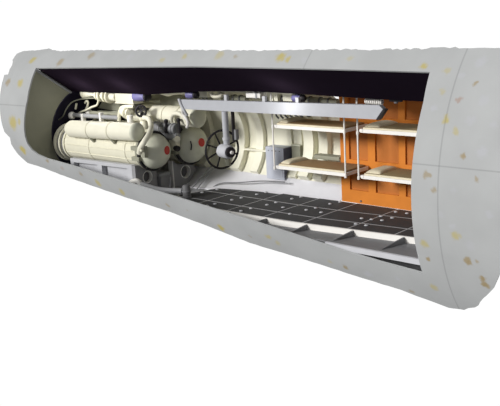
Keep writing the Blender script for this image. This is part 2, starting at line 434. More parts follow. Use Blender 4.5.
# ------------------------------------------------------------------ torpedo tubes
def torpedo_tube(y, z, R, x0, x1, label):
    t = thing('torpedo_tube', label, 'torpedo tube', (x0, y, z - R), 'torpedo tubes with domed breech doors')
    ax = (1, 0, 0)
    obj('barrel', lathe(N(), [(0, 0), (0, R), (x1 - x0 - .16, R), (x1 - x0 - .16, 0)], (x0, y, z), ax, 56), CREAM, t, 40)
    for dx, w, dr in ((-.06, .07, .075), (.09, .05, .05), (.22, .05, .025)):
        obj('flange', ring(N(), (x0 + dx, y, z), ax, R - .03, R + dr, w, 56), CREAM, t, 40)
    for dx, dr in ((.03, .06), (.16, .035)): obj('flange_gap_shade', ring(N(), (x0 + dx, y, z), ax, R - .03, R + dr * .5, .05, 56), DARK, t, 40)  # dark rings paint the shade in the gaps between flanges
    L = x1 - x0
    for f in (.38, .80):
        obj('band', ring(N(), (x0 + L * f, y, z), ax, R - .01, R + .012, .05, 56), CREAM, t, 40)
    for a in (150, 176, 205):
        aa = math.radians(a); yy, zz = y + (R + .004) * math.cos(aa), z + (R + .004) * math.sin(aa)
        obj('rod', cyl(N(), (x0 + .3, yy, zz), (x1 - .3, yy, zz), .012, 8), CREAM, t, 40)
    obj('door_ring', ring(N(), (x1 - .17, y, z), ax, R - .06, R + .045, .09, 56), DUCT, t, 40)
    dm = [(0, R + .015)] + [(.03 + .33 * math.sin(math.radians(a)), (R + .01) * math.cos(math.radians(a))) for a in range(0, 91, 9)]
    dm[-1] = (.36, 0)
    dr = obj('breech_door', lathe(N(), [(0, 0)] + dm, (x1 - .075, y, z), ax, 56), OLIVEC, t, 50)
    obj('door_gasket', ring(N(), (x1 - .09, y, z), ax, R - .02, R + .06, .05, 56), BLACK, t, 40)
    # red emblem: a disc and a ring lying on the dome's right shoulder
    ca, ea = math.radians(26), math.radians(6)
    def dome(u, v, off):
        rr = (R + .01); d = math.hypot(u, v); k = max(0, 1 - (d / rr) ** 2)
        return Vector((x1 - .075 + .03 + .33 * math.sqrt(k) + off, y + u, z + v))
    eo, ez = (.10, .02) if y < -1 else (.02, .055)
    eb = N(); plate(eb, circ(eo, ez, .092, 28), [], lambda p: dome(p.x, p.y, .008), lambda p: dome(p.x, p.y, -.01), [(eo, ez)] + circ(eo, ez, .04, 12))
    em = obj('red_emblem', eb, RED, dr, 40); em['label'] = 'red round mark on the dome'
    if y > -1: hb = N(); tube(hb, [dome(-.24, .12, .01), dome(-.25, .03, .03), dome(-.25, -.07, .01)], .014, 8)
    if y > -1: obj('handle', hb, BLACK, dr, 40)
    for s in (1, -1):
        obj('hinge_lug', box(N(), x1 - .26, x1 - .02, y - R - .075, y - R + .03, z + s * .11 - .045, z + s * .11 + .045, .012), DUCT, t)
    for k in range(10):
        a = math.radians(18 + 36 * k); c = (x1 - .07, y + (R + .03) * math.cos(a), z + (R + .03) * math.sin(a))
        obj('clamp', box(N(), c[0] - .03, c[0] + .03, c[1] - .022, c[1] + .022, c[2] - .022, c[2] + .022, .006), BLACK if k % 2 else DUCT, t)
    return t
torpedo_tube(-1.38, .92, .365, -6.82, -3.80, 'nearer torpedo tube with olive dome door and red mark, lying on the framed grey cradle')
torpedo_tube(-.45, .93, .395, -6.8, -3.65, 'farther torpedo tube whose dome door with red mark sits just left of the black handwheel')

def air_cylinder(y, z, R, x0, x1, label, dome=.07, endm=OLIVEC, tilt=0):
    t = thing('air_cylinder', label, 'gas cylinder', (x0, y, z - R), 'cream air cylinders above the torpedo tubes')
    L = x1 - x0
    obj('body', lathe(N(), [(0, 0), (.02, R * .45), (.07, R * .8), (.16, R), (L - .03, R), (L - .03, 0)], (x0, y, z), (1, 0, 0), 48), CREAM2, t, 40)
    obj('end_cap', lathe(N(), [(0, 0), (0, R + .004), (.03, R + .004)] + [(.03 + dome * math.sin(math.radians(a)), R * math.cos(math.radians(a))) for a in range(15, 90, 15)] + [(.03 + dome, 0)], (x1 - .03, y, z), (1, 0, 0), 48), endm, t, 40)
    if tilt: t.rotation_euler = (0, tilt, 0)
    for f in (.36, .66):
        obj('strap', ring(N(), (x0 + L * f, y, z), (1, 0, 0), R - .01, R + .01, .035, 48), CREAM, t, 40)
        obj('foot', yz_prism(N(), x0 + L * f - .02, x0 + L * f + .05, [(y - .10, z - R + .03), (y + .14, z - R + .03), (y + .1, z - R - .10), (y + .02, z - R - .10)]), DUCT, t)
    return t
air_cylinder(-1.74, 1.305, .19, -6.34, -3.88, 'small cream air cylinder lying along the top of the nearer torpedo tube', tilt=-.026)
air_cylinder(-.64, 1.56, .215, -4.70, -3.19, 'short cream air cylinder standing out above the farther dome door', .06)
air_cylinder(-.12, 1.38, .16, -6.2, -4.05, 'long cream air cylinder half hidden against the far plating between the two tubes', .05)

# ------------------------------------------------------------------ cradle under the nearer tube, plates, machinery
t = thing('tube_cradle', 'long light grey framed cradle with two recessed bays under the nearer torpedo tube', 'cradle', (-5.2, -1.6, 0))
def xz_plate(bm, outer, holes, y0, y1):
    return plate(bm, outer, holes, lambda p: Vector((p.x, y0, p.y)), lambda p: Vector((p.x, y1, p.y)))
X0, XM, X1, ZT = -6.33, -5.27, -4.13, .655
obj('front_frame', xz_plate(N(), [(X0, .34), (X1, .1), (X1, ZT), (X0, ZT - .02)],
    [[(X0 + .12, .38), (XM - .06, .20), (XM - .06, ZT - .09), (X0 + .12, ZT - .105)], [(XM + .10, .20), (X1 - .16, .16), (X1 - .16, ZT - .08), (XM + .10, ZT - .09)]], -1.78, -1.66), LGREY, t)
obj('bay_panel', xz_plate(N(), [(X0 + .02, .34), (X1 - .02, .1), (X1 - .02, .56), (X0 + .02, .56)], [], -1.655, -1.63), LGREY, t)
obj('base_rail', xz_plate(N(), [(X0, .235), (X1, .02), (X1, .1), (X0, .345)], [], -1.70, -1.05), GREY, t)
for x in (-6.1, -5.2):
    obj('saddle', yz_prism(N(), x, x + .08, [(-1.62, .32), (-1.05, .32), (-1.05, .48), (-1.2, .53), (-1.38, .515), (-1.5, .53), (-1.62, .56)]), MGREY, t)
ep = N(); plate(ep, [(-1.78, .0), (-1.2, .0), (-1.2, .42), (-1.34, .50), (-1.62, .64), (-1.78, ZT)], [circ(-1.46, .36, .13, 36)], lambda p: Vector((-4.02, p.x, p.y)), lambda p: Vector((-4.125, p.x, p.y)))
obj('end_plate', ep, PLATE, t)
obj('lit_bearing_ring', ring(N(), (-4.12, -1.46, .36), (1, 0, 0), .118, .134, .102, 40), WHITE, t, 40)  # white stands for light on the hole's inner wall
obj('bearing_core', cyl(N(), (-4.12, -1.46, .36), (-4.10, -1.46, .36), .118, 32), DARK, t, 40)

t = thing('tube_bracket', 'dark grey six sided support plate with round bearing under the farther dome door', 'bracket', (-4.05, -.45, 0))
hexp = [(-.80, .0), (-.38, .0), (-.24, .10), (-.12, .30), (-.26, .60), (-.36, .66), (-.44, .50), (-.55, .50), (-.80, .68)]
hexp = [(-.80, .0), (-.40, .0), (-.13, .28), (-.27, .52), (-.48, .475), (-.68, .50), (-.80, .60)]
eb = N(); plate(eb, hexp, [circ(-.45, .30, .145, 40)], lambda p: Vector((-3.93, p.x, p.y)), lambda p: Vector((-4.05, p.x, p.y)))
obj('plate_body', eb, PLATE, t)
obj('lit_bearing_ring', ring(N(), (-4.045, -.45, .30), (1, 0, 0), .132, .149, .117, 40), WHITE, t, 40)  # light on the inner wall of the hole, painted white
obj('bearing_core', cyl(N(), (-4.045, -.45, .30), (-4.02, -.45, .30), .132, 32), DARK, t, 40)
obj('lit_edge_strip', box(N(), -4.06, -3.93, -.825, -.80, 0, .60), WHITE, t)  # white strip paints the light on the plate's near edge

t = thing('pump_unit', 'dark grey finned pump housing on the deck between the two support plates', 'pump', (-4.05, -1.0, 0))
obj('housing', box(N(), -4.35, -3.95, -1.16, -.86, 0, .31, .012), PLATE, t)
for k in range(5):
    obj('fin', box(N(), -4.33 + .08 * k, -4.29 + .08 * k, -1.175, -.88, .30, .375), GREY, t)
obj('pipe_stub', cyl(N(), (-3.955, -.93, .02), (-3.9, -.93, .26), .018, 10), LGREY, t, 40)

t = thing('drain_pipe', 'grey drain pipe with pale bent end running aft along the deck from the cradle', 'pipe', (-3.6, -1.55, 0))
obj('pipe_run', tube(N(), [(-4.0, -1.70, .28), (-3.85, -1.66, .22), (-3.5, -1.55, .15), (-3.06, -1.37, .14)], .056, 14), GREY, t, 50)
obj('bent_end', tube(N(), [(-4.16, -1.86, .22), (-4.10, -1.83, .31), (-4.01, -1.76, .33), (-3.97, -1.69, .24)], .055, 14), WHITE, t, 50)
t = thing('valve_pot', 'short upright dark grey valve pot at the forward corner of the deck plates', 'valve', (-2.97, -1.33, 0))
obj('pot_body', lathe(N(), [(0, 0), (0, .10), (.03, .10), (.04, .085), (.24, .085), (.27, .06), (.28, 0)], (-2.97, -1.33, 0), (0, 0, 1), 28), DARK, t, 40)
obj('pot_flange', ring(N(), (-2.97, -1.33, .13), (0, 0, 1), .07, .10, .03, 28), MGREY, t, 40)
tag(obj('sensor_cable', tube(N(), [(-3.433, -0.750, 0.040), (-3.535, -0.400, 0.184), (-3.580, -0.100, 0.304), (-3.610, 0.060, 0.363)], .014, 8), GREY, None, 50), 'left of two thin grey pipes climbing the pale bilge plating right of the dark bracket', 'pipe')
tag(obj('sensor_cable', tube(N(), [(-3.343, -0.720, -0.001), (-3.433, -0.380, 0.145), (-3.486, -0.070, 0.284), (-3.506, 0.080, 0.346)], .014, 8), GREY, None, 50), 'right of two thin grey pipes climbing the pale bilge plating right of the dark bracket', 'pipe')
tag(obj('bilge_pipe', tube(N(), [(-3.187, -0.360, 0.011), (-3.004, -0.260, 0.099), (-2.502, -0.220, 0.154), (-1.951, -0.130, 0.224), (-1.348, -0.100, 0.259)], .013, 8), MGREY, None, 50), 'thin grey pipe running above the far edge of the dark deck plates', 'pipe')

# ------------------------------------------------------------------ overhead rail, post and handwheel
t = thing('overhead_rail', 'long pale grey overhead rail running the compartment under the black ceiling', 'rail', (-.7, -1.14, 1.8))
xz = lambda *L: [(q[0], q[2]) for q in L]
br = N(); plate(br, xz((-3.104, -1.200, 2.003), (-3.020, -1.200, 1.813), (1.661, -1.200, 1.826), (1.792, -1.200, 1.996), (1.716, -1.200, 2.061)), [], lambda p: Vector((p.x, -1.20, p.y)), lambda p: Vector((p.x, -1.10, p.y)))
obj('rail_beam', br, RAILG, t)
ec = N(); plate(ec, xz((1.651, -1.200, 1.825), (1.690, -1.200, 1.814), (1.831, -1.200, 1.997), (1.792, -1.200, 2.004)), [], lambda p: Vector((p.x, -1.205, p.y)), lambda p: Vector((p.x, -1.095, p.y)))
obj('end_cap', ec, BLACK, t)  # black puts the shade of the rail's end face into the colour
obj('rail_bracket', tube(N(), [(-3.12, -1.215, 2.02), (-3.07, -1.215, 1.9), (-3.0, -1.20, 1.78), (-2.98, -1.15, 1.68)], .03, 10), LGREY, t, 50)
for x in (-1.84, -.85, -.05):
    obj('hanger', box(N(), x - .035, x + .035, -1.17, -1.11, 2.0, 2.13), LGREY, t)
t = thing('control_post', 'pale grey control post hanging from the overhead rail with a gearbox at its foot', 'post', (-1.84, -1.15, .95))
obj('column', cyl(N(), (-1.90, -1.15, 1.10), (-1.90, -1.15, 1.81), .062, 24), RAILG, t, 40)
obj('rear_column', cyl(N(), (-2.02, -1.02, .70), (-2.02, -1.02, 1.82), .05, 20), DUCT, t, 40)
obj('dark_rod', box(N(), -1.765, -1.735, -1.12, -1.05, 1.2, 1.83), BLACK, t)
obj('collar', ring(N(), (-1.90, -1.15, 1.25), (0, 0, 1), .05, .078, .05, 24), LGREY, t, 40)
obj('gearbox', lathe(N(), [(0, 0), (0, .10), (.02, .135), (.27, .135), (.30, .11), (.30, 0)], (-2.03, -1.17, 1.03), (.97, -.24, 0), 32), LGREY, t, 40)
obj('gearbox_cap', lathe(N(), [(0, 0), (0, .10), (.06, .10), (.06, 0)], (-1.74, -1.24, 1.03), (.97, -.24, 0), 28), BLACK, t, 40)
obj('shaft_nut', cyl(N(), (-1.70, -1.25, 1.03), (-1.64, -1.265, 1.03), .035, 8), WHITE, t, 40)
obj('bracket', box(N(), -1.75, -1.68, -1.1, -1.02, 1.25, 1.45), MGREY, t)
WC, WN = Vector((-2.045, -1.14, 1.045)), Vector((.97, -.24, 0)).normalized()
t = thing('handwheel', 'large black spoked handwheel on the gearbox of the hanging grey post', 'handwheel', WC)
obj('rim', torus(N(), WC, WN, .375, .022), BLACK, t, 60)
_, wu, ww = frame_of(WN)
for k in range(8):
    a = math.radians(22.5 + 45 * k); d = wu * math.cos(a) + ww * math.sin(a)
    obj('spoke', cyl(N(), WC + d * .06, WC + d * .36, .017, 10), BLACK, t, 40)
obj('hub', cyl(N(), WC - WN * .04, WC + WN * .06, .085, 24), BLACK, t, 40)

# ------------------------------------------------------------------ electrical cabinet and locker behind it
t = thing('electrical_cabinet', 'blue-grey electrical cabinet with its side darkened as shade standing left of the bunks', 'cabinet', (-1.74, .2, .25))
obj('cabinet_body', yz_prism(N(), -1.98, -1.50, [(.06, .25), (.06, .92), (.33, .92), (.33, .66), (.08, .25)]), CABG, t)
dd = obj('door', box(N(), -1.95, -1.53, .045, .06, .28, .88, .004), CABG, t)
obj('latch', box(N(), -1.57, -1.555, .03, .045, .55, .62), BLACK, dd)
for k in range(4): obj('hinge', box(N(), -1.90 + .1 * k, -1.87 + .1 * k, .04, .05, .835, .855), MGREY, dd)
obj('shaded_side_panel', yz_prism(N(), -1.501, -1.49, [(.07, .28), (.07, .905), (.32, .905), (.32, .66), (.09, .28)]), CABSHADE, t)  # right face coloured dark for the shade on it
t = thing('storage_locker', 'narrow grey-green locker tucked behind the blue-grey cabinet', 'locker', (-1.3, .2, .4))
obj('locker_body', box(N(), -1.42, -1.20, .24, .335, .60, .95, .008), DUCT, t)
obj('lid', box(N(), -1.43, -1.19, .23, .34, .95, .97, .004), OLIVEC, t)

# ------------------------------------------------------------------ bunks
def bunk(x0, x1, z, label, pillow_w, cloth, lift=0):
    t = thing('bunk', label, 'bunk', ((x0 + x1) / 2, -.4, z), 'bunks hung in front of the orange panelling')
    yf, yb = -.76, -.035
    fr = N()
    box(fr, x0, x1, yf, yf + .03, z, z + .062); box(fr, x0, x1, yb - .03, yb, z, z + .062)
    box(fr, x0, x0 + .03, yf + .03, yb - .03, z, z + .062); box(fr, x1 - .03, x1, yf + .03, yb - .03, z, z + .062)
    obj('frame', fr, WHITE, t)
    obj('slat_base', box(N(), x0 + .03, x1 - .03, yf + .03, yb - .03, z + .005, z + .02), MGREY, t)
    obj('mattress', box(N(), x0 + .035, x1 - .035, yf + .045, yb - .035, z + .02, z + .098, .02), cloth, t, 50)
    obj('sheet_edge', box(N(), x0 + .04, x1 - .04, yf + .031, yf + .06, z + .05, z + .092, .008), PILLOW, t, 50)
    pb = N(); nx, ny = 10, 14; P = {}
    for i in range(nx + 1):
        for j in range(ny + 1):
            u, v = i / nx * 2 - 1, j / ny * 2 - 1
            h = .055 * max(0, (1 - abs(u) ** 3.5) * (1 - abs(v) ** 4)) ** .5
            px, py = x0 + .05 + (i / nx) * pillow_w, yf + .07 + (j / ny) * (yb - yf - .13)
            P[i, j, 0] = pb.verts.new((px, py, z + .102 + h)); P[i, j, 1] = pb.verts.new((px, py, z + .096)) 
    for i in range(nx):
        for j in range(ny):
            for s in (0, 1):
                q = [P[i, j, s], P[i+1, j, s], P[i+1, j+1, s], P[i, j+1, s]]; pb.faces.new(q if s == 0 else q[::-1])
    for i in range(nx):
        for j in (0, ny): pb.faces.new((P[i, j, 0], P[i+1, j, 0], P[i+1, j, 1], P[i, j, 1]))
    for j in range(ny):
        for i in (0, nx): pb.faces.new((P[i, j, 0], P[i, j+1, 0], P[i, j+1, 1], P[i, j, 1]))
    obj('pillow', pb, PILLOW, t, 60)
    for x in (x0 + .02, x1 - .02):
        obj('bracket', box(N(), x - .03, x + .03, yf - .008, yf, z + .015, z + .06), WHITE, t)
    return t
bunk(-.98, .66, 1.478, 'upper bunk with tan mattress beside the cream ribs, above the cabinet', .22, TAN)
bunk(-.98, .66, .685, 'lower bunk with tan mattress beside the cream ribs, its end before the cabinet', .22, TAN)
bunk(1.01, 2.75, 1.505, 'upper bunk with cream pillow wholly in front of the orange panelling', .30, TAN2)
bunk(1.01, 2.75, .685, 'lower bunk with cream pillow wholly in front of the orange panelling', .30, TAN2)
for x, l in ((-1.0, 'thin white hanging rod at the cabinet end of the tan bunks'), (.69, 'thin white hanging rod holding the panelling end of the tan bunks'), (.975, 'thin white hanging rod at the pillow end of the bunks before orange panelling')):
    t = thing('bunk_rod', l, 'rod', (x, -.785, .66), 'thin white rods hanging the bunks')
    obj('rod_shaft', cyl(N(), (x, -.785, .67), (x, -.785, 2.145), .016, 10), WHITE, t, 40)
    for z in (.70, 1.50): obj('collar', cyl(N(), (x, -.785, z - .03), (x, -.785, z + .03), .024, 12), WHITE, t, 40)

# ------------------------------------------------------------------ orange panelled partition
t = thing('panelled_partition', 'orange wooden panelled partition standing behind the right hand bunks', 'partition', (1.5, 0, 0))
HX = [(.20, .63), (.79, 1.30), (1.44, 1.94), (2.10, 2.6)]
HZ = [(.25, .70), (.84, 1.52), (1.65, 2.0)]
holes = [[(a, c), (b, c), (b, d), (a, d)] for a, b in HX for c, d in HZ]
fb = N(); plate(fb, [(0, 0), (3.0, 0), (3.0, 2.07), (0, 2.07)], holes, lambda p: Vector((p.x, 0, p.y)), lambda p: Vector((p.x, .04, p.y)))
obj('stile_and_rail_frame', fb, ORANGE, t)
for a, b in HX:
    for c, d in HZ:
        obj('panel', box(N(), a - .02, b + .02, .041, .055, c - .02, d + .02), ORANGE2, t)
obj('plinth_bolt', cyl(N(), (.45, -.001, .05), (.45, -.016, .05), .02, 10), DARK, t)

# ------------------------------------------------------------------ pipework and fittings over the tubes
tag(obj('back_shelf', box(N(), -.66, -.015, -.02, .2, .78, .86, .02), DUCT, None), 'grey-green shelf behind the lower tan bunk beside the orange panelling', 'shelf')
def pipe(name, pts, r, m, label, cat='pipe', group=None, seg=12):
    return tag(obj(name, tube(N(), pts, r, seg), m, None, 50), label, cat, group)
# long grey pipes with white ends just over the small air cylinder
t = thing('grey_pipe', 'grey pipe with white ball end just above the small air cylinder', 'pipe', (-6.025, -1.200, 1.534))
obj('pipe_run', cyl(N(), (-6.840, -1.200, 1.521), (-5.151, -1.200, 1.530), .05, 18), GREY, t, 40)
obj('ball_end', lathe(N(), [(-.09, 0)] + [(-.09 * math.cos(math.radians(a)), .09 * math.sin(math.radians(a))) for a in range(15, 180, 15)] + [(.09, 0)], (-6.923, -1.200, 1.506), (1, 0, 0), 20), WHITE, t, 60)
for q in ((-6.467, -1.220, 1.471), (-5.776, -1.220, 1.526)):
    obj('bracket', box(N(), q[0] - .035, q[0] + .035, q[1] - .04, q[1] + .06, q[2] - .12, q[2] + .1, .015), WHITE, t)
t = thing('grey_pipe', 'rear grey pipe with white end, parallel behind the one over the small cylinder', 'pipe', (-6.096, -1.000, 1.574))
obj('pipe_run', cyl(N(), (-6.479, -1.000, 1.570), (-5.362, -1.000, 1.572), .042, 18), DUCT, t, 40)
obj('ball_end', lathe(N(), [(-.08, 0)] + [(-.08 * math.cos(math.radians(a)), .08 * math.sin(math.radians(a))) for a in range(15, 180, 15)] + [(.08, 0)], (-6.518, -1.000, 1.568), (1, 0, 0), 20), WHITE, t, 60)
pipe('thin_pipe', [(-7.501, -1.250, 1.305), (-7.448, -1.250, 1.368), (-7.219, -1.250, 1.487), (-7.111, -1.220, 1.642), (-6.982, -1.150, 1.792), (-6.801, -1.100, 1.862), (-6.511, -1.050, 1.901), (-6.116, -1.000, 1.919)], .016, DUCT, 'thin pale pipe arching over the dark opening at the forward bulkhead', 'pipe')
pipe('thin_pipe', [(-6.748, -1.120, 1.550), (-6.663, -1.120, 1.589), (-6.486, -1.100, 1.640), (-6.270, -1.080, 1.716), (-6.113, -1.050, 1.764), (-6.037, -1.050, 1.881)], .024, CREAM, 'thin cream pipe rising in an S bend to the large flanged pipe', 'pipe')
pipe('thin_pipe', [(-6.646, -1.000, 1.621), (-6.551, -1.000, 1.719), (-6.516, -1.000, 1.813), (-6.571, -1.000, 1.835), (-6.638, -1.000, 1.786)], .026, CREAM, 'small cream hooked pipe standing under the flanged pipe', 'pipe')
pipe('thin_pipe', [(-6.898, -1.100, 1.647), (-6.835, -1.100, 1.779)], .026, CREAM, 'short straight cream pipe stub in the dark opening', 'pipe')
# large flanged pipe under the ceiling, cream box, violet motors
t = thing('flanged_pipe', 'fat cream pipe with collars and bulb end under the black ceiling', 'pipe', (-6.026, -1.000, 2.013))
a = Vector((-6.783, -0.980, 2.013)); b = Vector((-5.437, -0.980, 1.959)); L = (b - a).length
obj('pipe_body', lathe(N(), [(0, 0), (.02, .06), (.1, .095), (.2, .105), (.3, .085), (.42, .05), (.5, .05), (.6, .09), (L, .10), (L, 0)], a, b - a, 32), CREAM2, t, 50)
for f, r in ((.10, .12), (.48, .12), (.57, .145), (.70, .15), (.80, .16)):
    obj('collar', lathe(N(), [(0, 0), (0, r), (.05, r), (.05, 0)], a + (b - a) * f, b - a, 32), CREAM, t, 40)
t = thing('vent_box', 'cream ventilation box hanging under the ceiling beside the violet motor', 'box', (-5.159, -1.000, 1.992))
q0, q1 = Vector((-5.393, -1.040, 1.867)), Vector((-4.779, -1.040, 2.127))
obj('box_body', box(N(), q0.x, q1.x, -1.07, -.8, 1.84, 2.12, .008), CREAM, t)
obj('seam_strip', box(N(), q0.x - .015, q1.x + .015, -1.08, -.79, 1.83, 1.85, .004), CREAM2, t)
def motor(c, r, l, label):
    t = thing('violet_motor', label, 'motor', c, 'violet-blue motors under the ceiling')
    obj('casing', lathe(N(), [(0, 0), (0, r * .7), (.03, r), (l * .6, r), (l * .75, r * .8), (l, r * .75), (l, 0)], (c[0], c[1], c[2]), (1, 0, 0), 28), BLUE, t, 40)
    obj('end_bell', lathe(N(), [(0, 0), (0, r * .95), (.05, r * .95), (.09, r * .5), (.09, 0)], (c[0] + l, c[1], c[2]), (1, 0, 0), 24), BLACK, t, 40)
    obj('mount', box(N(), c[0] + .04, c[0] + l * .5, c[1] - .06, c[1] + .06, c[2] + r * .8, c[2] + r * 1.3), DARK, t)
motor((-4.793, -1.000, 2.003), .11, .40, 'violet-blue motor beside the cream ventilation box')
motor((-3.157, -0.950, 2.075), .085, .24, 'small violet-blue motor above the left end of the overhead rail')
motor((-0.364, -0.900, 2.083), .075, .20, 'small violet-blue motor above the middle of the overhead rail, near bunks')
# white tee valve and dark handwheel valve over the cylinder's end
t = thing('tee_valve', 'white flanged tee valve with round face above the small cylinder', 'valve', (-4.933, -1.200, 1.584))
c = Vector((-4.922, -1.200, 1.661))
obj('valve_body', cyl(N(), c - Vector((.1, 0, 0)), c + Vector((.13, 0, 0)), .085, 28), CREAM2, t, 40)
obj('face_flange', lathe(N(), [(0, 0), (0, .135), (.05, .135), (.05, .07), (.08, .06), (.08, 0)], c + Vector((.06, 0, 0)), (1, -.2, 0), 32), CREAM2, t, 40)
obj('outlet', cyl(N(), c + Vector((.16, 0, -.05)), c + Vector((.16, 0, -.22)), .07, 20), WHITE, t, 40)
obj('inlet_arch', tube(N(), [(-5.161, -1.200, 1.463), (-5.117, -1.200, 1.642), (-5.011, -1.200, 1.767), (-4.799, -1.200, 1.797), (-4.594, -1.200, 1.805)], .04, 12), CREAM, t, 50)
t = thing('stop_valve', 'cream stop valve with small dark handwheel behind the cylinder end cap', 'valve', (-4.511, -1.100, 1.568))
c = Vector((-4.469, -1.120, 1.703))
obj('small_handwheel', torus(N(), c, (.5, -.85, .1), .115, .025, 32, 8), BLACK, t, 60)
_, u, w_ = frame_of((.5, -.85, .1))
for k in range(3):
    d = u * math.cos(k * math.pi / 3 + .4) + w_ * math.sin(k * math.pi / 3 + .4)
    obj('spoke', cyl(N(), c - d * .11, c + d * .11, .016, 8), BLACK, t)
obj('stem', cyl(N(), c, c + Vector((-.06, .1, -.16)), .03, 12), DARK, t, 40)
obj('bonnet', lathe(N(), [(0, 0), (0, .09), (.05, .1), (.12, .07), (.2, .11), (.3, .11), (.3, 0)], c + Vector((-.03, .06, -.1)), (0, .1, -1), 24), CREAM2, t, 40)
pipe('elbow_pipe', [(-4.388, -1.120, 1.555), (-4.189, -1.150, 1.547), (-3.903, -1.350, 1.440), (-3.628, -1.650, 1.332), (-3.566, -1.850, 1.201), (-3.682, -1.860, 1.070), (-3.778, -1.820, 0.953)], .058, CREAM2, 'cream elbow pipe curling from the stop valve down the side of the nearer tube', 'pipe', None, 16)
t = thing('clamp_fitting', 'grey square clamp fitting beside the ring of the nearer dome door', 'fitting', (-3.655, -1.800, 0.980))
q = Vector((-3.655, -1.800, 0.980))
obj('clamp_block', box(N(), q.x - .06, q.x + .05, q.y - .03, q.y + .06, q.z - .12, q.z + .12, .012), DUCT, t)
obj('clamp_bolt', cyl(N(), q + Vector((.02, -.05, .05)), q + Vector((.02, -.1, .05)), .03, 10), CREAM, t, 40)
# between the tubes
t = thing('grey_cylinder', 'ribbed grey cylinder lying between the two tubes behind the nearer dome', 'cylinder', (-3.956, -0.930, 1.270))
a = Vector((-4.375, -0.930, 1.334)); b = Vector((-3.568, -0.930, 1.325))
obj('cylinder_body', cyl(N(), a, b, .12, 28), MGREY, t, 40)
for f in (.15, .4, .62, .85): obj('band', lathe(N(), [(0, 0), (0, .135), (.04, .135), (.04, 0)], a + (b - a) * f, b - a, 28), GREY, t, 40)
a = Vector((-4.238, -0.950, 1.181)); b = Vector((-3.532, -0.950, 1.170))
tag(obj('lower_cylinder', cyl(N(), a, b, .085, 24), GREY, None, 40), 'smooth grey pipe under the ribbed grey cylinder between the tubes', 'pipe')
for (p0, p1, l) in (((-3.760, -1.050, 1.512), (-3.774, -1.050, 1.256), 'upright black lever behind the top of the nearer dome door'), ((-3.498, -0.930, 1.530), (-3.498, -0.930, 1.255), 'upright black lever beside the curled cream pipe left of the farther dome')):
    t = thing('lever', l, 'lever', p1, 'black levers between the tubes')
    obj('lever_arm', cyl(N(), p1, p0, .033, 10), BLACK, t, 40)
    obj('lever_knob', lathe(N(), [(-.045, 0), (-.03, .04), (0, .05), (.03, .04), (.045, 0)], p0, (0, 0, 1), 14), BLACK, t, 50)
pipe('curled_pipe', [(-3.717, -0.950, 1.479), (-3.689, -0.950, 1.587), (-3.586, -0.950, 1.665), (-3.415, -0.950, 1.662), (-3.307, -0.930, 1.581), (-3.277, -0.900, 1.453)], .05, CREAM2, 'cream pipe curling over in front of the short air cylinder', 'pipe', None, 14)
pipe('curled_pipe', [(-3.180, -1.090, 1.855), (-3.218, -1.050, 1.766), (-3.252, -1.000, 1.676), (-3.181, -0.980, 1.552), (-3.192, -0.950, 1.464), (-3.284, -0.900, 1.389)], .034, WHITE, 'white bent pipe dropping from the end of the overhead rail', 'pipe', None, 14)
t = thing('gland_block', 'cream bolted block between the two dome doors', 'fitting', (-3.615, -0.950, 0.994))
q = Vector((-3.713, -0.930, 1.027))
obj('block_body', box(N(), q.x - .1, q.x + .12, q.y - .05, q.y + .08, q.z - .16, q.z + .17, .02), CREAM, t)
obj('upper_port', cyl(N(), q + Vector((.08, -.02, .1)), q + Vector((.2, -.06, .1)), .07, 20), CREAM2, t, 40)
obj('lower_port', cyl(N(), q + Vector((.08, -.02, -.1)), q + Vector((.2, -.06, -.1)), .06, 20), BLACK, t, 40)
# back ducts under the ceiling with cream bent pipes
def duct(p, label):
    t = thing('duct_cover', label, 'duct', p[0], 'grey-green duct covers on the far plating')
    y = p[0][1]; P2 = [(q[0], q[2]) for q in p]
    obj('cover_sheet', xz_plate(N(), P2, [], y, y + .06), DUCT, t)
    lo = min(P2, key=lambda q: q[1])
    obj('cover_lip', box(N(), min(q[0] for q in P2), max(q[0] for q in P2), y - .02, y, lo[1] - .02, lo[1] + .015), OLIVEC, t)
duct([(-6.900, -0.450, 1.590), (-5.839, -0.450, 1.526), (-5.764, -0.450, 1.797), (-6.629, -0.450, 1.816)], 'grey-green duct cover below the fat flanged pipe')
duct([(-5.107, -0.400, 1.813), (-4.621, -0.400, 1.851), (-4.605, -0.400, 1.984), (-5.092, -0.400, 1.926)], 'small dark grey-green duct cover right of the violet motor')
duct([(-4.609, -0.450, 1.757), (-4.418, -0.450, 1.675), (-3.856, -0.450, 1.752), (-3.927, -0.450, 1.976), (-4.583, -0.450, 1.969)], 'large grey-green duct cover above the bent cream pipes')
pipe('bent_pipe', [(-5.141, -0.500, 1.710), (-4.897, -0.500, 1.719), (-4.692, -0.500, 1.716), (-4.528, -0.500, 1.677)], .04, CREAM2, 'left of two short cream bent pipes under the duct covers', 'pipe')
pipe('bent_pipe', [(-4.329, -0.500, 1.674), (-4.162, -0.500, 1.692), (-3.868, -0.500, 1.725)], .04, CREAM2, 'right of two short cream bent pipes, reaching the overhead rail', 'pipe')
pipe('roof_pipe', [(-4.639, -0.800, 2.028), (-4.433, -0.800, 2.066), (-4.233, -0.800, 2.082), (-4.072, -0.800, 2.076), (-3.914, -0.800, 2.048), (-3.720, -0.800, 2.085), (-3.345, -0.800, 2.105)], .05, CREAM2, 'wavy cream pipe along the ceiling edge between the violet motors', 'pipe')
pipe('roof_pipe', [(-2.603, -0.800, 2.104), (-2.551, -0.800, 2.045), (-2.438, -0.800, 2.038), (-2.322, -0.800, 2.061), (-2.290, -0.800, 2.112)], .04, CREAM2, 'short cream U shaped pipe above the overhead rail near the post', 'pipe')
t = thing('lamp', 'white box lamp under the ceiling edge right of the hanging post', 'lamp', (-1.452, -0.800, 2.076))
q0, q1 = Vector((-1.499, -0.950, 2.035)), Vector((-1.129, -0.950, 2.140))
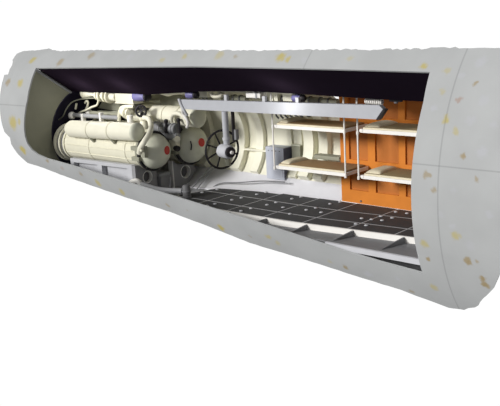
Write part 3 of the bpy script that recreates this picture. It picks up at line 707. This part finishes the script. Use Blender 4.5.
obj('lamp_body', box(N(), q0.x, q1.x, -.95, -.7, 2.06, 2.16, .01), WHITE, t)
obj('lamp_clip', box(N(), q1.x - .12, q1.x - .08, -.96, -.94, 2.055, 2.165), GREY, t)
t = thing('ceiling_fitting', 'small cream knob fitting right of the middle violet motor', 'fitting', (-0.246, -0.800, 2.075))
q = Vector((-0.246, -0.800, 2.075))
obj('fitting_base', cyl(N(), q + Vector((0, 0, -.05)), q + Vector((0, 0, .02)), .07, 20), CREAM2, t, 40)
obj('fitting_knob', cyl(N(), q + Vector((0, 0, .02)), q + Vector((0, 0, .08)), .035, 16), CREAM2, t, 40)
for k, (p0, p1, r, l) in enumerate((((-3.262, -0.600, 2.022), (-2.789, -0.600, 1.974), .05, 'grey-green duct pipe between the rail end and the cream U pipe'), ((-2.547, -0.550, 1.996), (-1.851, -0.550, 1.977), .06, 'grey-green duct pipe left of the white box lamp'),
        ((-1.402, -0.600, 2.016), (-0.692, -0.600, 2.019), .055, 'grey-green duct pipe between the white lamp and middle violet motor'), ((-0.459, -0.500, 2.006), (0.355, -0.500, 1.986), .06, 'grey-green duct pipe ending at the orange panelling'))):
    t = thing('duct_pipe', l, 'duct', p0, 'grey-green duct pipes above the overhead rail')
    a, b = Vector(p0), Vector(p1)
    obj('duct_run', cyl(N(), a, b, r, 20), DUCT, t, 40)
    for f in (.2, .5, .75): obj('duct_band', lathe(N(), [(0, 0), (0, r + .015), (.03, r + .015), (.03, 0)], a + (b - a) * f, b - a, 20), DARK, t, 40)
for k, x in enumerate((277, 281.5, 286, 290.5, 295, 299.5)):
    pass
t = thing('cable_hooks', 'row of dark cable hooks on the far plating under the overhead rail', 'hooks', (-1.051, -0.200, 1.629))
obj('hook_bar', cyl(N(), (-1.411, -0.200, 1.693), (-0.498, -0.200, 1.693), .018, 10), DARK, t)
for p0, p1 in (((-1.340, -0.200, 1.566), (-1.384, -0.200, 1.694)), ((-1.222, -0.200, 1.572), (-1.266, -0.200, 1.699)), ((-1.105, -0.200, 1.587), (-1.150, -0.200, 1.694)), ((-0.976, -0.200, 1.603), (-1.022, -0.200, 1.689)), ((-0.849, -0.200, 1.619), (-0.895, -0.200, 1.695)), ((-0.724, -0.200, 1.625), (-0.769, -0.200, 1.700))):
    obj('hook', tube(N(), [p1, ((p0[0] + p1[0]) / 2 - .03, p0[1] - .02, (p0[2] + p1[2]) / 2), p0], .018, 8), DARK, t)
obj('end_knob', cyl(N(), (-0.610, -0.200, 1.668), (-0.549, -0.200, 1.665), .035, 12), BLACK, t)
t = thing('ribbed_conduit', 'short white ribbed conduit along the ceiling edge over the orange panelling', 'conduit', (0.999, -0.300, 2.020))
a, b = Vector((1.249, -0.900, 2.081)), Vector((1.592, -0.900, 2.076))
obj('hanger', box(N(), a.x + .1, a.x + .14, a.y - .015, a.y + .015, a.z, 2.245), GREY, t)
obj('conduit_core', cyl(N(), a, b, .035, 14), GREY, t, 40)
for k in range(9): obj('conduit_ring', lathe(N(), [(0, 0), (0, .05), (.025, .05), (.025, 0)], a + (b - a) * (k / 9), b - a, 14), WHITE, t, 40)
for q, l in (((1.913, -1.000, 2.106), 'black lump standing for a shadow dip under the ceiling edge right of the ribbed conduit'), ((-5.617, -1.020, 2.104), 'black lump standing for a shadow dip under the ceiling edge over the flanged pipe')):
    t = thing('ceiling_shadow_lump', l, 'shadow_lump', q, 'black shadow lumps along the ceiling edge')  # black lumps added in place of shadow dips along the ceiling edge
    obj('lump_body', box(N(), q[0] - .12, q[0] + .12, q[1] - .03, q[1] + .03, q[2] - .005, q[2] + .12, .02), BLACK, t)
    obj('lump_stub', cyl(N(), (q[0], q[1], q[2] - .03), (q[0], q[1], q[2]), .035, 10), DARK, t, 40)


# ------------------------------------------------------------------ light, world, camera
w = bpy.data.worlds.new('sky'); S.world = w; w.use_nodes = True
wn = w.node_tree; bg = wn.nodes['Background']
tcw = wn.nodes.new('ShaderNodeTexCoord'); dt = wn.nodes.new('ShaderNodeVectorMath'); dt.operation = 'DOT_PRODUCT'
dt.inputs[1].default_value = (-.69, .72, 0); wn.links.new(tcw.outputs['Generated'], dt.inputs[0])
mp = wn.nodes.new('ShaderNodeMapRange'); mp.interpolation_type = 'SMOOTHSTEP'
mp.inputs['From Min'].default_value = -.1; mp.inputs['From Max'].default_value = .6
mp.inputs['To Min'].default_value = 0.27; mp.inputs['To Max'].default_value = 1.02
wn.links.new(dt.outputs['Value'], mp.inputs['Value']); wn.links.new(mp.outputs[0], bg.inputs['Strength'])
bg.inputs['Color'].default_value = (1, 1, 1, 1)
sd = bpy.data.lights.new('sun', 'SUN'); sd.energy = 3.3; sd.angle = math.radians(14); sd.color = (1, .985, .96)
so = bpy.data.objects.new('sun', sd); COL.objects.link(so)
so.rotation_euler = Vector((0.27, 0.85, -0.34)).to_track_quat('-Z', 'Y').to_euler(); so.location = (0, -6, 6)
for lx in (-6.1, -4.7, -0.2):  # added fill lights without fixtures, to brighten the compartment
    pl = bpy.data.lights.new('fill_light', 'POINT'); pl.energy = 8.5; pl.shadow_soft_size = .03; pl.color = (1, .98, .94)
    po = bpy.data.objects.new('fill_light', pl); COL.objects.link(po); po.location = (lx, -1.62, 1.98)
cd = bpy.data.cameras.new('camera'); cam = bpy.data.objects.new('camera', cd); COL.objects.link(cam)
cd.sensor_fit = 'HORIZONTAL'; cd.sensor_width = 36; cd.lens = 59.1876
cam.matrix_world = Matrix(((0.732647, -0.116186, 0.670618, 9.364011), (0.678328, 0.205243, -0.705512, -12.433162), (-0.055669, 0.971790, 0.229183, 3.705643), (0.000000, 0.000000, 0.000000, 1.000000)))
cd.clip_end = 200
S.camera = cam
S.view_settings.view_transform = 'Standard'; S.view_settings.look = 'None'; S.view_settings.gamma = 1; S.view_settings.use_curve_mapping = False
S.view_settings.exposure = 0
